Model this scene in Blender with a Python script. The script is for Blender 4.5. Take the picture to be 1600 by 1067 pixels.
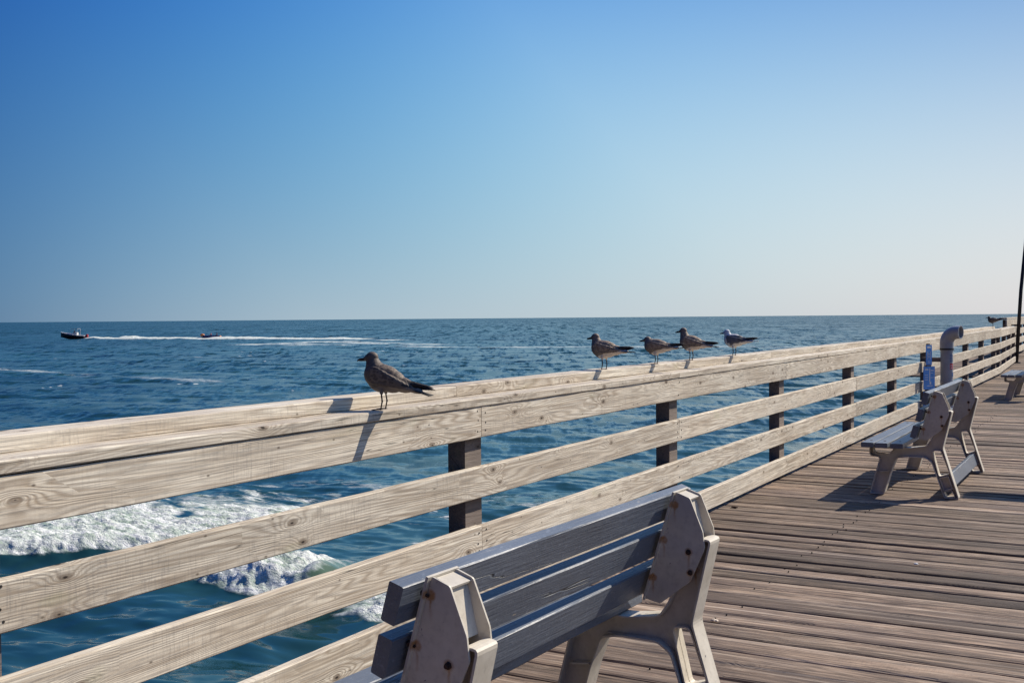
import bpy, bmesh, math, random
import numpy as np
from mathutils import Vector, Matrix, noise as mn
from mathutils.geometry import tessellate_polygon

for o in list(bpy.data.objects): bpy.data.objects.remove(o)
sc = bpy.context.scene
C = sc.collection
R = math.radians
random.seed(7)

# ------------------------------------------------------------------ camera
EYE = Vector((2.5576, 0.0, 1.3665))
YAW, PITCH, ROLL = 0.51425, -0.02139, -0.0084
cam_d = bpy.data.cameras.new('camera'); cam = bpy.data.objects.new('camera', cam_d); C.objects.link(cam)
f_ = Vector((-math.sin(YAW)*math.cos(PITCH), math.cos(YAW)*math.cos(PITCH), math.sin(PITCH)))
r0 = Vector((math.cos(YAW), math.sin(YAW), 0)); u0 = r0.cross(f_)
r_ = r0*math.cos(ROLL) + u0*math.sin(ROLL); u_ = -r0*math.sin(ROLL) + u0*math.cos(ROLL)
cam.matrix_world = Matrix(((r_.x, u_.x, -f_.x, EYE.x), (r_.y, u_.y, -f_.y, EYE.y), (r_.z, u_.z, -f_.z, EYE.z), (0, 0, 0, 1)))
cam_d.sensor_width = 36; cam_d.lens = 36*1719.8/1600
cam_d.clip_start = 0.05; cam_d.clip_end = 60000
sc.camera = cam

# ------------------------------------------------------------------ light
EXPO = 0.35; SKYK = 2**-EXPO
SUN_AZ, SUN_EL = 31.0, 41.0            # azimuth from +Y towards +X
S = Vector((math.cos(R(SUN_EL))*math.sin(R(SUN_AZ)), math.cos(R(SUN_EL))*math.cos(R(SUN_AZ)), math.sin(R(SUN_EL))))
w = bpy.data.worlds.new('World'); sc.world = w; w.use_nodes = True
nt = w.node_tree; bg = nt.nodes['Background']
sky = nt.nodes.new('ShaderNodeTexSky'); sky.sky_type = 'NISHITA'; sky.sun_disc = False
sky.sun_elevation = R(SUN_EL); sky.sun_rotation = R(SUN_AZ)
sky.altitude = 0; sky.air_density = 0.7; sky.dust_density = 0.0; sky.ozone_density = 6.0
# the polarised clear sky: deeper away from the sun, each channel graded a little differently
def wmath(op, a, b=None):
    x = nt.nodes.new('ShaderNodeMath'); x.operation = op
    for i, v in enumerate((a, b)):
        if v is None: continue
        if isinstance(v, (int, float)): x.inputs[i].default_value = v
        else: nt.links.new(v, x.inputs[i])
    return x.outputs[0]
wtc = nt.nodes.new('ShaderNodeTexCoord'); wdot = nt.nodes.new('ShaderNodeVectorMath'); wdot.operation = 'DOT_PRODUCT'
wnm = nt.nodes.new('ShaderNodeVectorMath'); wnm.operation = 'NORMALIZE'
nt.links.new(wtc.outputs['Generated'], wnm.inputs[0]); nt.links.new(wnm.outputs[0], wdot.inputs[0]); wdot.inputs[1].default_value = S
wd = wmath('MAXIMUM', wmath('MINIMUM', wdot.outputs['Value'], .76), -.15)
wsep = nt.nodes.new('ShaderNodeSeparateColor'); wcmb = nt.nodes.new('ShaderNodeCombineColor'); nt.links.new(sky.outputs[0], wsep.inputs[0])
wz = nt.nodes.new('ShaderNodeSeparateXYZ'); nt.links.new(wnm.outputs[0], wz.inputs[0])
wz = wmath('MAXIMUM', wmath('MINIMUM', wz.outputs[2], .30), 0.0)
# thin haze low over the sea
wh = wmath('MULTIPLY', wmath('EXPONENT', wmath('MULTIPLY', wz, -12.0)), wmath('MULTIPLY', wmath('MINIMUM', wmath('MAXIMUM', wmath('MULTIPLY', wd, 4.0), 0.0), 1.0), .5))
for i, (k0, g_, k1, k2, e1, e2) in enumerate(((-2.56, .5, 7.099, -4.7, 1.351, -18.2), (-1.747, .4, 4.88, -3.865, 2.264, -11.9), (-1.148, .2, 2.946, -2.486, 1.27, -3.671))):
    v = wmath('POWER', wmath('MULTIPLY', wsep.outputs[i], 0.1), g_)
    q = wmath('MULTIPLY', wd, wmath('ADD', wmath('MULTIPLY', wd, k2), k1))
    q = wmath('ADD', q, wmath('MULTIPLY', wz, wmath('ADD', wmath('MULTIPLY', wz, e2), e1)))
    q = wmath('ADD', q, wmath('MULTIPLY', wmath('MULTIPLY', wz, wmath('MINIMUM', wmath('SUBTRACT', wd, .45), .08)), (14.0, 6.5, 2.6)[i]))
    v = wmath('MULTIPLY', v, wmath('EXPONENT', wmath('ADD', q, k0)))
    v = wmath('ADD', wmath('MULTIPLY', v, wmath('SUBTRACT', 1.0, wh)), wmath('MULTIPLY', wh, (.50, .60, .655)[i]))
    nt.links.new(wmath('MULTIPLY', v, 10.0), wcmb.inputs[i])
nt.links.new(wcmb.outputs[0], bg.inputs[0]); bg.inputs[1].default_value = 0.1*SKYK
sun_d = bpy.data.lights.new('sun', 'SUN'); sun_d.energy = 5.0; sun_d.angle = R(0.5); sun_d.color = (1.0, 0.905, 0.755)
sun = bpy.data.objects.new('sun', sun_d); C.objects.link(sun)
sun.rotation_euler = S.to_track_quat('Z', 'Y').to_euler(); sun.location = (5, 10, 12)
vs = sc.view_settings; vs.view_transform = 'Standard'; vs.look = 'None'; vs.exposure = EXPO; vs.gamma = 1
vs.use_curve_mapping = False

# ------------------------------------------------------------------ node helpers
class N:
    def __init__(s, name):
        s.m = bpy.data.materials.new(name); s.m.use_nodes = True
        s.t = s.m.node_tree; s.b = s.t.nodes['Principled BSDF']
    def n(s, ty, **kw):
        x = s.t.nodes.new(ty)
        for k, v in kw.items():
            if k.startswith('i_'):
                x.inputs[k[2:].replace('_', ' ')].default_value = v
            else: setattr(x, k, v)
        return x
    def l(s, a, b): s.t.links.new(a, b)
    def mapn(s, vec, scale=(1, 1, 1), loc=(0, 0, 0)):
        x = s.n('ShaderNodeMapping'); x.inputs['Scale'].default_value = scale; x.inputs['Location'].default_value = loc
        s.l(vec, x.inputs[0]); return x.outputs[0]
    def noise(s, vec, scale=5, detail=4, rough=.5, dist=0, out='Fac'):
        x = s.n('ShaderNodeTexNoise'); x.inputs['Scale'].default_value = scale; x.inputs['Detail'].default_value = detail
        x.inputs['Roughness'].default_value = rough; x.inputs['Distortion'].default_value = dist
        if vec is not None: s.l(vec, x.inputs['Vector'])
        return x.outputs[out]
    def math(s, op, a, b=None, c=None, clamp=False):
        x = s.n('ShaderNodeMath', operation=op, use_clamp=clamp)
        for i, v in enumerate((a, b, c)):
            if v is None: continue
            if isinstance(v, (int, float)): x.inputs[i].default_value = v
            else: s.l(v, x.inputs[i])
        return x.outputs[0]
    def vmath(s, op, a, b=None, sc_=None):
        x = s.n('ShaderNodeVectorMath', operation=op)
        for i, v in enumerate((a, b)):
            if v is None: continue
            if isinstance(v, (tuple, list)): x.inputs[i].default_value = v
            else: s.l(v, x.inputs[i])
        if sc_ is not None:
            if isinstance(sc_, (int, float)): x.inputs['Scale'].default_value = sc_
            else: s.l(sc_, x.inputs['Scale'])
        return x.outputs[0]
    def ramp(s, fac, stops, interp='LINEAR'):
        x = s.n('ShaderNodeValToRGB'); x.color_ramp.interpolation = interp
        e = x.color_ramp.elements
        while len(e) < len(stops): e.new(0.5)
        for i, (p, c) in enumerate(stops):
            e[i].position = p; e[i].color = (c, c, c, 1) if isinstance(c, (int, float)) else (*c, 1)
        s.l(fac, x.inputs[0]); return x.outputs[0]
    def mix(s, fac, a, b, mode='MIX'):
        x = s.n('ShaderNodeMix', data_type='RGBA', blend_type=mode)
        for i, v in ((0, fac), (6, a), (7, b)):
            if isinstance(v, (int, float)): x.inputs[i].default_value = v
            elif isinstance(v, tuple): x.inputs[i].default_value = (*v, 1)
            else: s.l(v, x.inputs[i])
        return x.outputs[2]
    def bump(s, h, strength=.5, dist=.002, normal=None):
        x = s.n('ShaderNodeBump'); x.inputs['Strength'].default_value = strength; x.inputs['Distance'].default_value = dist
        s.l(h, x.inputs['Height'])
        if normal is not None: s.l(normal, x.inputs['Normal'])
        return x.outputs[0]
    def out(s, col=None, rough=None, normal=None):
        for k, v in (('Base Color', col), ('Roughness', rough), ('Normal', normal)):
            if v is None: continue
            if isinstance(v, (int, float)): s.b.inputs[k].default_value = v
            elif isinstance(v, tuple): s.b.inputs[k].default_value = (*v, 1)
            else: s.l(v, s.b.inputs[k])
        return s.m

def wood_mat(name, light, mid, dark, deck=False, grey=(.30, .28, .25), knots=True, contrast=1.0):
    """weathered softwood; local Y runs along the board (X for the deck)."""
    a = N(name)
    tc = a.n('ShaderNodeTexCoord').outputs['Object']
    if deck:
        at = a.n('ShaderNodeAttribute', attribute_name='plank'); rnd = at.outputs['Fac']
        sw = a.n('ShaderNodeSeparateXYZ'); a.l(tc, sw.inputs[0])
        cw = a.n('ShaderNodeCombineXYZ'); a.l(sw.outputs[1], cw.inputs[0]); a.l(sw.outputs[0], cw.inputs[1]); a.l(sw.outputs[2], cw.inputs[2])
        tc = cw.outputs[0]
    else:
        rnd = a.n('ShaderNodeObjectInfo').outputs['Random']
    off = a.n('ShaderNodeCombineXYZ')
    a.l(a.math('MULTIPLY', rnd, 37.0), off.inputs[0]); a.l(a.math('MULTIPLY', rnd, 91.0), off.inputs[1]); a.l(a.math('MULTIPLY', rnd, 17.0), off.inputs[2])
    v = a.vmath('ADD', tc, off.outputs[0])
    # knots: cell centres in stretched space
    sv = a.n('ShaderNodeSeparateXYZ'); a.l(v, sv.inputs[0]); ck_ = a.n('ShaderNodeCombineXYZ')
    a.l(a.math('MULTIPLY', sv.outputs[1], 3.0), ck_.inputs[0]); a.l(a.math('MULTIPLY', a.math('ADD', sv.outputs[0], sv.outputs[2]), 6.5), ck_.inputs[1])
    kv = ck_.outputs[0]
    vo = a.n('ShaderNodeTexVoronoi', voronoi_dimensions='2D'); vo.inputs['Scale'].default_value = 1.0; vo.inputs['Randomness'].default_value = 1
    a.l(kv, vo.inputs['Vector'])
    wob = a.noise(a.mapn(v, (30, 14, 30)), 1, 2)
    sc3 = a.n('ShaderNodeSeparateColor'); a.l(vo.outputs['Color'], sc3.inputs[0])
    miss = a.ramp(sc3.outputs[0], [(.60, 0), (.62, 1)])          # about half the cells have no knot
    kd = a.math('ADD', vo.outputs['Distance'], a.math('MULTIPLY', a.math('SUBTRACT', wob, .5), .07))
    kd = a.math('ADD', kd, a.math('MULTIPLY', a.math('SUBTRACT', 1.0, miss), 2.0))
    kd = a.math('MAXIMUM', kd, 0.0)
    # ring field: contour lines of a stretched noise, swirling round the knots
    fld = a.noise(a.mapn(v, (6.0, .30, 6.0)), 1, 2.2, .5)
    if knots:
        push = a.math('DIVIDE', .0045, a.math('ADD', a.math('POWER', kd, 2), .035))
        fld = a.math('ADD', fld, push)
    rings = a.math('SINE', a.math('MULTIPLY', fld, 230))
    rings = a.math('ADD', a.math('MULTIPLY', rings, .5), .5)
    rings = a.math('POWER', rings, 1.6)
    fib = a.noise(a.mapn(v, (260, 5, 260)), 1, 3, .6)
    fib2 = a.noise(a.mapn(v, (70, 1.6, 70)), 1, 3, .6)
    blot = a.noise(a.mapn(v, (7, 1.6, 7)), 1, 4, .6)
    dirt = a.noise(a.mapn(v, (24, 9, 24), (3, 5, 9)), 1, 5, .65)
    saw = a.noise(a.mapn(v, (4, 90, 4)), 1, 2, .5)          # cross-cut saw marks
    c = a.mix(a.ramp(blot, [(.32, 0), (.72, 1)]), light, mid)
    ringamt = a.math('MULTIPLY', rings, a.math('MULTIPLY', a.ramp(a.noise(a.mapn(v, (2, .8, 2)), 1, 2), [(.3, .12), (.68, 1)]), .62*contrast))
    c = a.mix(ringamt, c, dark)
    c = a.mix(a.ramp(fib2, [(.45, 0), (.70, (.85 if deck else .55)*contrast)]), c, dark)
    c = a.mix(a.ramp(fib, [(.46, 0), (.72, .62*contrast)]), c, grey)
    sm_ = a.noise(a.mapn(v, (16, 120, 16)), 1, 3, .6)
    c = a.mix(a.math('MULTIPLY', a.ramp(sm_, [(.5, 0), (.72, .5)]), a.ramp(a.noise(a.mapn(v, (3, 1.5, 3), (8, 8, 8)), 1, 2), [(.45, 0), (.6, 1)])), c, grey)
    pit = a.n('ShaderNodeTexVoronoi', voronoi_dimensions='2D'); cp_ = a.n('ShaderNodeCombineXYZ')
    sv2 = a.n('ShaderNodeSeparateXYZ'); a.l(v, sv2.inputs[0]); a.l(a.math('MULTIPLY', sv2.outputs[1], 9), cp_.inputs[0]); a.l(a.math('MULTIPLY', a.math('ADD', sv2.outputs[0], sv2.outputs[2]), 17), cp_.inputs[1]); a.l(cp_.outputs[0], pit.inputs['Vector']); pit.inputs['Scale'].default_value = 1
    pc = a.n('ShaderNodeSeparateColor'); a.l(pit.outputs['Color'], pc.inputs[0])
    c = a.mix(a.math('MULTIPLY', a.ramp(pit.outputs['Distance'], [(.03, .8), (.085, 0)]), a.ramp(pc.outputs[1], [(.86, 0), (.88, 1)])), c, (.095, .07, .052))
    c = a.mix(a.ramp(dirt, [(.58, 0), (.76, .55)]), c, grey)
    if knots:
        kn = a.ramp(kd, [(.05, 1), (.095, 0)])
        kn2 = a.ramp(a.math('SINE', a.math('MULTIPLY', kd, 240)), [(.4, 0), (1, .45)])
        c = a.mix(a.math('MULTIPLY', kn, .7), c, (.13, .095, .07))
        c = a.mix(a.math('MULTIPLY', kn2, a.ramp(kd, [(.10, .9), (.24, 0)])), c, dark)
        crack = a.ramp(kd, [(.012, 1), (.03, 0)])
        c = a.mix(crack, c, (.03, .022, .018))
    if deck:
        md = a.noise(a.mapn(v, (55, 5, 55), (2, 4, 1)), 1, 4, .65)
        c = a.mix(a.ramp(md, [(.50, 0), (.66, .8)]), c, (.07, .05, .038))
        c = a.mix(a.ramp(md, [(.34, .5), (.44, 0)]), c, (.46, .36, .27))
        stk = a.noise(a.mapn(v, (26, .32, 26), (4, 4, 1)), 1, 4, .6)
        c = a.mix(a.ramp(stk, [(.50, 0), (.70, .75)]), c, (.065, .047, .038))
        big = a.noise(a.mapn(v, (1.6, .8, 1.6), (1, 6, 1)), 1, 4, .6)
        c = a.mix(a.ramp(big, [(.44, 0), (.64, .72)]), c, (.075, .055, .048))
        c = a.mix(a.ramp(stk, [(.30, .45), (.45, 0)]), c, (.50, .41, .33))
    # long drying cracks
    ck = a.noise(a.mapn(v, (45, .9, 45), (7, 2, 1)), 1, 2, .4)
    ckm = a.ramp(a.math('ABSOLUTE', a.math('SUBTRACT', ck, .5)), [(.0, 1), (.012, 0)])
    ckm = a.math('MULTIPLY', ckm, a.ramp(a.noise(a.mapn(v, (6, .7, 6), (2, 8, 3)), 1, 1), [(.55, 0), (.62, .85)]))
    c = a.mix(ckm, c, (.05, .04, .032))
    # a few green algae tinges
    if not deck:
        c = a.mix(a.ramp(a.noise(a.mapn(v, (8, 3, 8), (9, 1, 4)), 1, 4), [(.64, 0), (.78, .3)]), c, (.30, .31, .16))
    hv = a.n('ShaderNodeHueSaturation'); a.l(c, hv.inputs['Color'])
    a.l(a.math('MULTIPLY_ADD', rnd, 1.0 if deck else .26, .52 if deck else .86), hv.inputs['Value'])
    h = a.math('ADD', a.math('MULTIPLY', fib, .6), a.math('MULTIPLY', rings, -.35))
    h = a.math('ADD', h, a.math('MULTIPLY', fib2, 1.2)); h = a.math('ADD', h, a.math('MULTIPLY', saw, .35 if not deck else .1))
    h = a.math('SUBTRACT', h, a.math('MULTIPLY', ckm, 1.5))
    nb = a.bump(h, .75 if deck else .5, .003 if deck else .002)
    a.b.inputs['Specular IOR Level'].default_value = .25
    return a.out(hv.outputs[0], .78, nb)

M = {}
M['rail'] = wood_mat('pale_weathered_wood', (.76, .70, .59), (.58, .50, .395), (.27, .205, .145), grey=(.25, .225, .20), contrast=1.3)
M['post'] = wood_mat('grey_post_wood', (.27, .22, .19), (.20, .16, .14), (.10, .078, .065), grey=(.12, .11, .105))
M['deck'] = wood_mat('walked_deck_wood', (.37, .262, .185), (.19, .128, .09), (.05, .035, .027), deck=True, grey=(.095, .075, .062), knots=True, contrast=1.1)

def paint_mat(name, col, rough=.45, grain=True):
    a = N(name)
    tc = a.n('ShaderNodeTexCoord').outputs['Object']
    rnd = a.n('ShaderNodeObjectInfo').outputs['Random']
    off = a.n('ShaderNodeCombineXYZ'); a.l(a.math('MULTIPLY', rnd, 37.0), off.inputs[0]); a.l(a.math('MULTIPLY', rnd, 61.0), off.inputs[1])
    v = a.vmath('ADD', tc, off.outputs[0])
    n1 = a.noise(a.mapn(v, (3, 1.2, 3)), 2, 4, .6)
    n2 = a.noise(a.mapn(v, (160, 6, 160)), 1, 3, .6)
    n3 = a.noise(v, 60, 3, .6)
    c = a.mix(a.ramp(n1, [(.3, 0), (.7, 1)]), tuple(x*.85 for x in col), tuple(min(1, x*1.2) for x in col))
    c = a.mix(a.ramp(n3, [(.60, 0), (.70, .5)]), c, tuple(min(1, x*1.6+.03) for x in col))
    # flaked spots where the wood shows
    fl = a.noise(a.mapn(v, (30, 12, 30), (4, 4, 4)), 1, 5, .65)
    flm = a.ramp(fl, [(.69, 0), (.705, .85)])
    c = a.mix(flm, c, (.34, .29, .23))
    ck = a.noise(a.mapn(v, (32, 1.1, 32), (1, 2, 7)), 1, 2, .4)
    ckm = a.math('MULTIPLY', a.ramp(a.math('ABSOLUTE', a.math('SUBTRACT', ck, .5)), [(.0, 1), (.008, 0)]),
                 a.ramp(a.noise(a.mapn(v, (6, 1.2, 6), (2, 8, 3)), 1, 1), [(.58, 0), (.63, 1)]))
    c = a.mix(ckm, c, (.03, .03, .035))
    h = a.math('ADD', a.math('MULTIPLY', n2, 1.0), a.math('MULTIPLY', n3, .4)); h = a.math('SUBTRACT', h, a.math('MULTIPLY', ckm, 2))
    return a.out(c, rough, a.bump(h, .8, .0022))
M['grey_paint'] = paint_mat('blue_grey_paint', (.105, .122, .155), .42)

# off-white moulded frames with grime and rust trails under the bolts
BOLTS = [(0.217, .606), (0.223, .54), (0.170, .755), (0.131, .637), (0.091, .51)]
def frame_mat():
    a = N('stained_white_frame')
    tc = a.n('ShaderNodeTexCoord').outputs['Object']
    n1 = a.noise(tc, 7, 5, .6); n2 = a.noise(tc, 45, 4, .6); n3 = a.noise(tc, 260, 2, .5)
    c = a.mix(a.ramp(n1, [(.35, 0), (.7, 1)]), (.62, .57, .485), (.46, .415, .345))
    c = a.mix(a.ramp(n2, [(.52, 0), (.72, .40)]), c, (.33, .295, .25))
    c = a.mix(a.ramp(a.noise(tc, 5, 5, .7), [(.50, 0), (.68, .35)]), c, (.36, .30, .22))
    c = a.mix(a.ramp(a.noise(a.mapn(tc, (60, 60, 9)), 1, 4, .65), [(.64, 0), (.76, .22)]), c, (.22, .20, .18))
    chips = a.ramp(a.noise(tc, 34, 6, .72), [(.665, 0), (.68, .85)])
    c = a.mix(chips, c, (.07, .075, .10))
    sp = a.n('ShaderNodeSeparateXYZ'); a.l(tc, sp.inputs[0])
    wob = a.math('MULTIPLY', a.math('SUBTRACT', a.noise(tc, 60, 3), .5), .012)
    tot = None
    for bx, bz in BOLTS:
        dx = a.math('ADD', a.math('SUBTRACT', sp.outputs[0], bx), wob)
        dz = a.math('SUBTRACT', bz, sp.outputs[2])
        rr = a.math('ADD', a.math('POWER', dx, 2), a.math('POWER', dz, 2))
        g = a.math('EXPONENT', a.math('MULTIPLY', a.math('POWER', a.math('DIVIDE', dx, .004), 2), -1))
        dz = a.math('MULTIPLY', dz, 10.0); run = a.math('MULTIPLY', a.ramp(dz, [(.0, 0), (.04, 1)]), a.ramp(dz, [(.10, 1), (.65, 0)]))
        trail = a.math('MULTIPLY', g, run)
        ring = a.ramp(a.math('MULTIPLY', rr, 1000.0), [(.08, 1), (.26, 0)])
        mk = a.math('MAXIMUM', a.math('MULTIPLY', trail, .95), a.math('MULTIPLY', ring, .95))
        tot = mk if tot is None else a.math('MAXIMUM', tot, mk)
    c = a.mix(a.math('MULTIPLY', tot, a.ramp(n2, [(.3, .4), (.6, 1)])), c, (.36, .17, .05))
    h = a.math('ADD', n2, a.math('MULTIPLY', n3, .5)); h = a.math('SUBTRACT', h, chips)
    return a.out(c, .5, a.bump(h, .3, .0012))
M['frame'] = frame_mat()
def simple(name, col, rough=.5, metal=0, nscale=20, var=.25, bumpd=.0006):
    a = N(name); tc = a.n('ShaderNodeTexCoord').outputs['Object']
    n1 = a.noise(tc, nscale, 5, .6)
    c = a.mix(a.ramp(n1, [(.3, 0), (.7, 1)]), tuple(x*(1-var) for x in col), tuple(min(1, x*(1+var)) for x in col))
    a.b.inputs['Metallic'].default_value = metal
    return a.out(c, rough, a.bump(a.noise(tc, nscale*6, 3), .3, bumpd))
M['rust'] = simple('rusted_steel', (.055, .028, .018), .85, .2, 120, .5, .001)
M['nail'] = simple('nail_head', (.03, .025, .022), .7, .3, 120, .3)
M['pvc'] = simple('grey_pvc', (.27, .29, .33), .4, 0, 9, .12)
M['pvc_inside'] = simple('grey_pvc_inside', (.30, .29, .27), .6, 0, 9, .12)
M['blacksteel'] = simple('black_painted_steel', (.02, .02, .024), .4, .3, 30, .3)
M['sign_blue'] = simple('blue_sign_face', (.05, .24, .62), .45, 0, 14, .2)
M['sign_white'] = simple('white_sign_ink', (.62, .64, .66), .5, 0, 40, .1)
M['red'] = simple('red_sticker', (.50, .03, .04), .5, 0, 40, .1)
M['blue'] = simple('dark_blue_ink', (.03, .10, .28), .5, 0, 40, .1)
M['darktimber'] = wood_mat('dark_under_timber', (.12, .09, .07), (.09, .07, .055), (.05, .04, .03), grey=(.07, .06, .05), knots=False)
M['hull'] = simple('maroon_hull', (.055, .012, .022), .3, 0, 2, .2)
M['gelcoat'] = simple('white_gelcoat', (.72, .72, .70), .3, 0, 2, .05)
M['boatglass'] = simple('dark_boat_window', (.03, .05, .09), .1, 0, 2, .1)
M['orange'] = simple('orange_pvc_cloth', (.60, .20, .05), .4, 0, 3, .1)
M['navy'] = simple('navy_pvc_cloth', (.02, .03, .10), .4, 0, 3, .1)
M['skin'] = simple('tanned_skin', (.38, .20, .13), .5, 0, 8, .1)
M['vest_red'] = simple('red_vest', (.35, .02, .03), .6, 0, 8, .1)
M['vest_dark'] = simple('dark_vest', (.03, .02, .05), .6, 0, 8, .1)
M['hair'] = simple('dark_hair', (.02, .014, .01), .6, 0, 30, .2)
M['blue_cloth'] = simple('blue_cloth', (.05, .12, .45), .7, 0, 8, .1)
M['pebble'] = simple('pale_shell', (.55, .45, .34), .6, 0, 60, .3)

# ------------------------------------------------------------------ mesh helpers
def mesh_obj(name, verts, faces, mat=None, parent=None, smooth=False, mats=None, fm=None):
    me = bpy.data.meshes.new(name); me.from_pydata([tuple(v) for v in verts], [], faces); me.update()
    bm = bmesh.new(); bm.from_mesh(me); bmesh.ops.recalc_face_normals(bm, faces=bm.faces); bm.to_mesh(me); bm.free()
    if mats:
        for m in mats: me.materials.append(m)
        for p, k in zip(me.polygons, fm): p.material_index = k
    elif mat: me.materials.append(mat)
    if smooth:
        for p in me.polygons: p.use_smooth = True
    o = bpy.data.objects.new(name, me); C.objects.link(o)
    if parent: o.parent = parent
    return o
class MB:
    def __init__(s): s.v = []; s.f = []
    def add(s, vs_, fs, mx=None):
        b = len(s.v)
        s.v += [(mx @ Vector(v)) if mx else Vector(v) for v in vs_]; s.f += [tuple(b+i for i in f) for f in fs]
    def box(s, a, b, mx=None):
        (x0, y0, z0), (x1, y1, z1) = a, b
        s.add([(x0,y0,z0),(x1,y0,z0),(x1,y1,z0),(x0,y1,z0),(x0,y0,z1),(x1,y0,z1),(x1,y1,z1),(x0,y1,z1)],
              [(0,3,2,1),(4,5,6,7),(0,1,5,4),(1,2,6,5),(2,3,7,6),(3,0,4,7)], mx)
    def cyl(s, p, q, r, r2=None, n=16, caps=True):
        p, q = Vector(p), Vector(q); r2 = r if r2 is None else r2
        d = (q-p).normalized(); a = d.orthogonal().normalized(); b = d.cross(a)
        vs_ = [c + (a*math.cos(t)+b*math.sin(t))*rr for c, rr in ((p, r), (q, r2)) for t in (2*math.pi*i/n for i in range(n))]
        fs = [(i, (i+1) % n, n+(i+1) % n, n+i) for i in range(n)]
        if caps: fs += [tuple(range(n-1, -1, -1)), tuple(range(n, 2*n))]
        s.add(vs_, fs)
    def tube(s, pts, rad, n=12, caps=True):
        pts = [Vector(p) for p in pts]; rad = rad if isinstance(rad, (list, tuple)) else [rad]*len(pts)
        vs_ = []; a = None
        for i, p in enumerate(pts):
            d = (pts[min(i+1, len(pts)-1)]-pts[max(i-1, 0)]).normalized()
            a = d.orthogonal().normalized() if a is None else (a - d*a.dot(d)).normalized()
            b = d.cross(a)
            vs_ += [p+(a*math.cos(t)+b*math.sin(t))*rad[i] for t in (2*math.pi*k/n for k in range(n))]
        fs = [(i*n+k, i*n+(k+1) % n, (i+1)*n+(k+1) % n, (i+1)*n+k) for i in range(len(pts)-1) for k in range(n)]
        if caps: fs += [tuple(range(n-1, -1, -1)), tuple(range((len(pts)-1)*n, len(pts)*n))]
        s.add(vs_, fs)
    def ell(s, c, r, rot=None, nu=16, nv=10):
        c = Vector(c); vs_ = []; mx = rot or Matrix.Identity(3)
        for j in range(nv+1):
            ph = math.pi*j/nv
            for i in range(nu):
                t = 2*math.pi*i/nu
                vs_.append(c + mx @ Vector((r[0]*math.sin(ph)*math.cos(t), r[1]*math.sin(ph)*math.sin(t), r[2]*math.cos(ph))))
        fs = [(j*nu+i, j*nu+(i+1) % nu, (j+1)*nu+(i+1) % nu, (j+1)*nu+i) for j in range(nv) for i in range(nu)]
        s.add(vs_, fs)
    def build(s, name, mat, parent=None, smooth=False, bevel=0):
        o = mesh_obj(name, s.v, s.f, mat, parent, smooth)
        bm = bmesh.new(); bm.from_mesh(o.data); bmesh.ops.remove_doubles(bm, verts=bm.verts, dist=1e-6)
        bmesh.ops.recalc_face_normals(bm, faces=bm.faces); bm.to_mesh(o.data); bm.free()
        if bevel:
            m = o.modifiers.new('bevel', 'BEVEL'); m.width = bevel; m.segments = 2; m.limit_method = 'ANGLE'; m.angle_limit = R(40)
        return o
def tag(o, label=None, cat=None, group=None, kind=None):
    for k, v in (('label', label), ('category', cat), ('group', group), ('kind', kind)):
        if v: o[k] = v
    return o
def empty(name, loc=(0, 0, 0), rz=0):
    o = bpy.data.objects.new(name, None); C.objects.link(o); o.location = loc; o.rotation_euler = (0, 0, rz)
    o.empty_display_size = .1
    return o
def copy_tree(o, parent=None):
    c = o.copy(); C.objects.link(c); c.parent = parent
    for ch in list(o.children): copy_tree(ch, c)
    return c

# ------------------------------------------------------------------ a sawn board: local Y = length, X = thickness (0..-t), Z = height
def board(name, x0, x1, y0, y1, z0, z1, parent, mat, seed, seg=.12, bow=.0, tip=0.0, worn=.004, tx=0.0):
    """grid-sectioned plank with softened, slightly uneven arrises; objects origin at its start"""
    rnd = random.Random(seed)
    L = y1-y0; n = max(2, int(L/seg)); W_, H_ = x1-x0, z1-z0
    b = worn
    prof = [(0+b, 0), (W_-b, 0), (W_, b), (W_, H_-b), (W_-b, H_), (b, H_), (0, H_-b), (0, b)]
    vs_ = []; k = len(prof)
    for i in range(n+1):
        y = L*i/n
        px = bow*math.sin(math.pi*y/L) + .0012*mn.noise(Vector((y*2, seed, 1.3)))
        pz = tip*y/L + .0016*mn.noise(Vector((y*1.3, seed, 5.1)))
        for j, (x, z) in enumerate(prof):
            e = .0022*(mn.noise(Vector((y*7, seed*1.7, j*3.1)))) + .0012*mn.noise(Vector((y*31, seed*1.7, j*3.1)))
            vs_.append((x+px+e + tx*y/L, y, z+pz+e*.8))
    fs = [(i*k+j, i*k+(j+1) % k, (i+1)*k+(j+1) % k, (i+1)*k+j) for i in range(n) for j in range(k)]
    fs += [tuple(range(k-1, -1, -1)), tuple(range(n*k, (n+1)*k))]
    o = mesh_obj(name, vs_, fs, mat, parent)
    o.location = (x0, y0, z0)
    return o
def nails(brd, pts):
    """nail heads are driven into the board: part of its own mesh, in a second material"""
    m = MB()
    for (x, y, z) in pts: m.cyl((x-.0006, y, z), (x+.0012, y, z), .0042, n=8)
    bm = bmesh.new(); bm.from_mesh(brd.data); vs_ = [bm.verts.new(v) for v in m.v]
    for f in m.f: bm.faces.new([vs_[i] for i in f]).material_index = 1
    brd.data.materials.append(M['nail']); bm.to_mesh(brd.data); bm.free()

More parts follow.
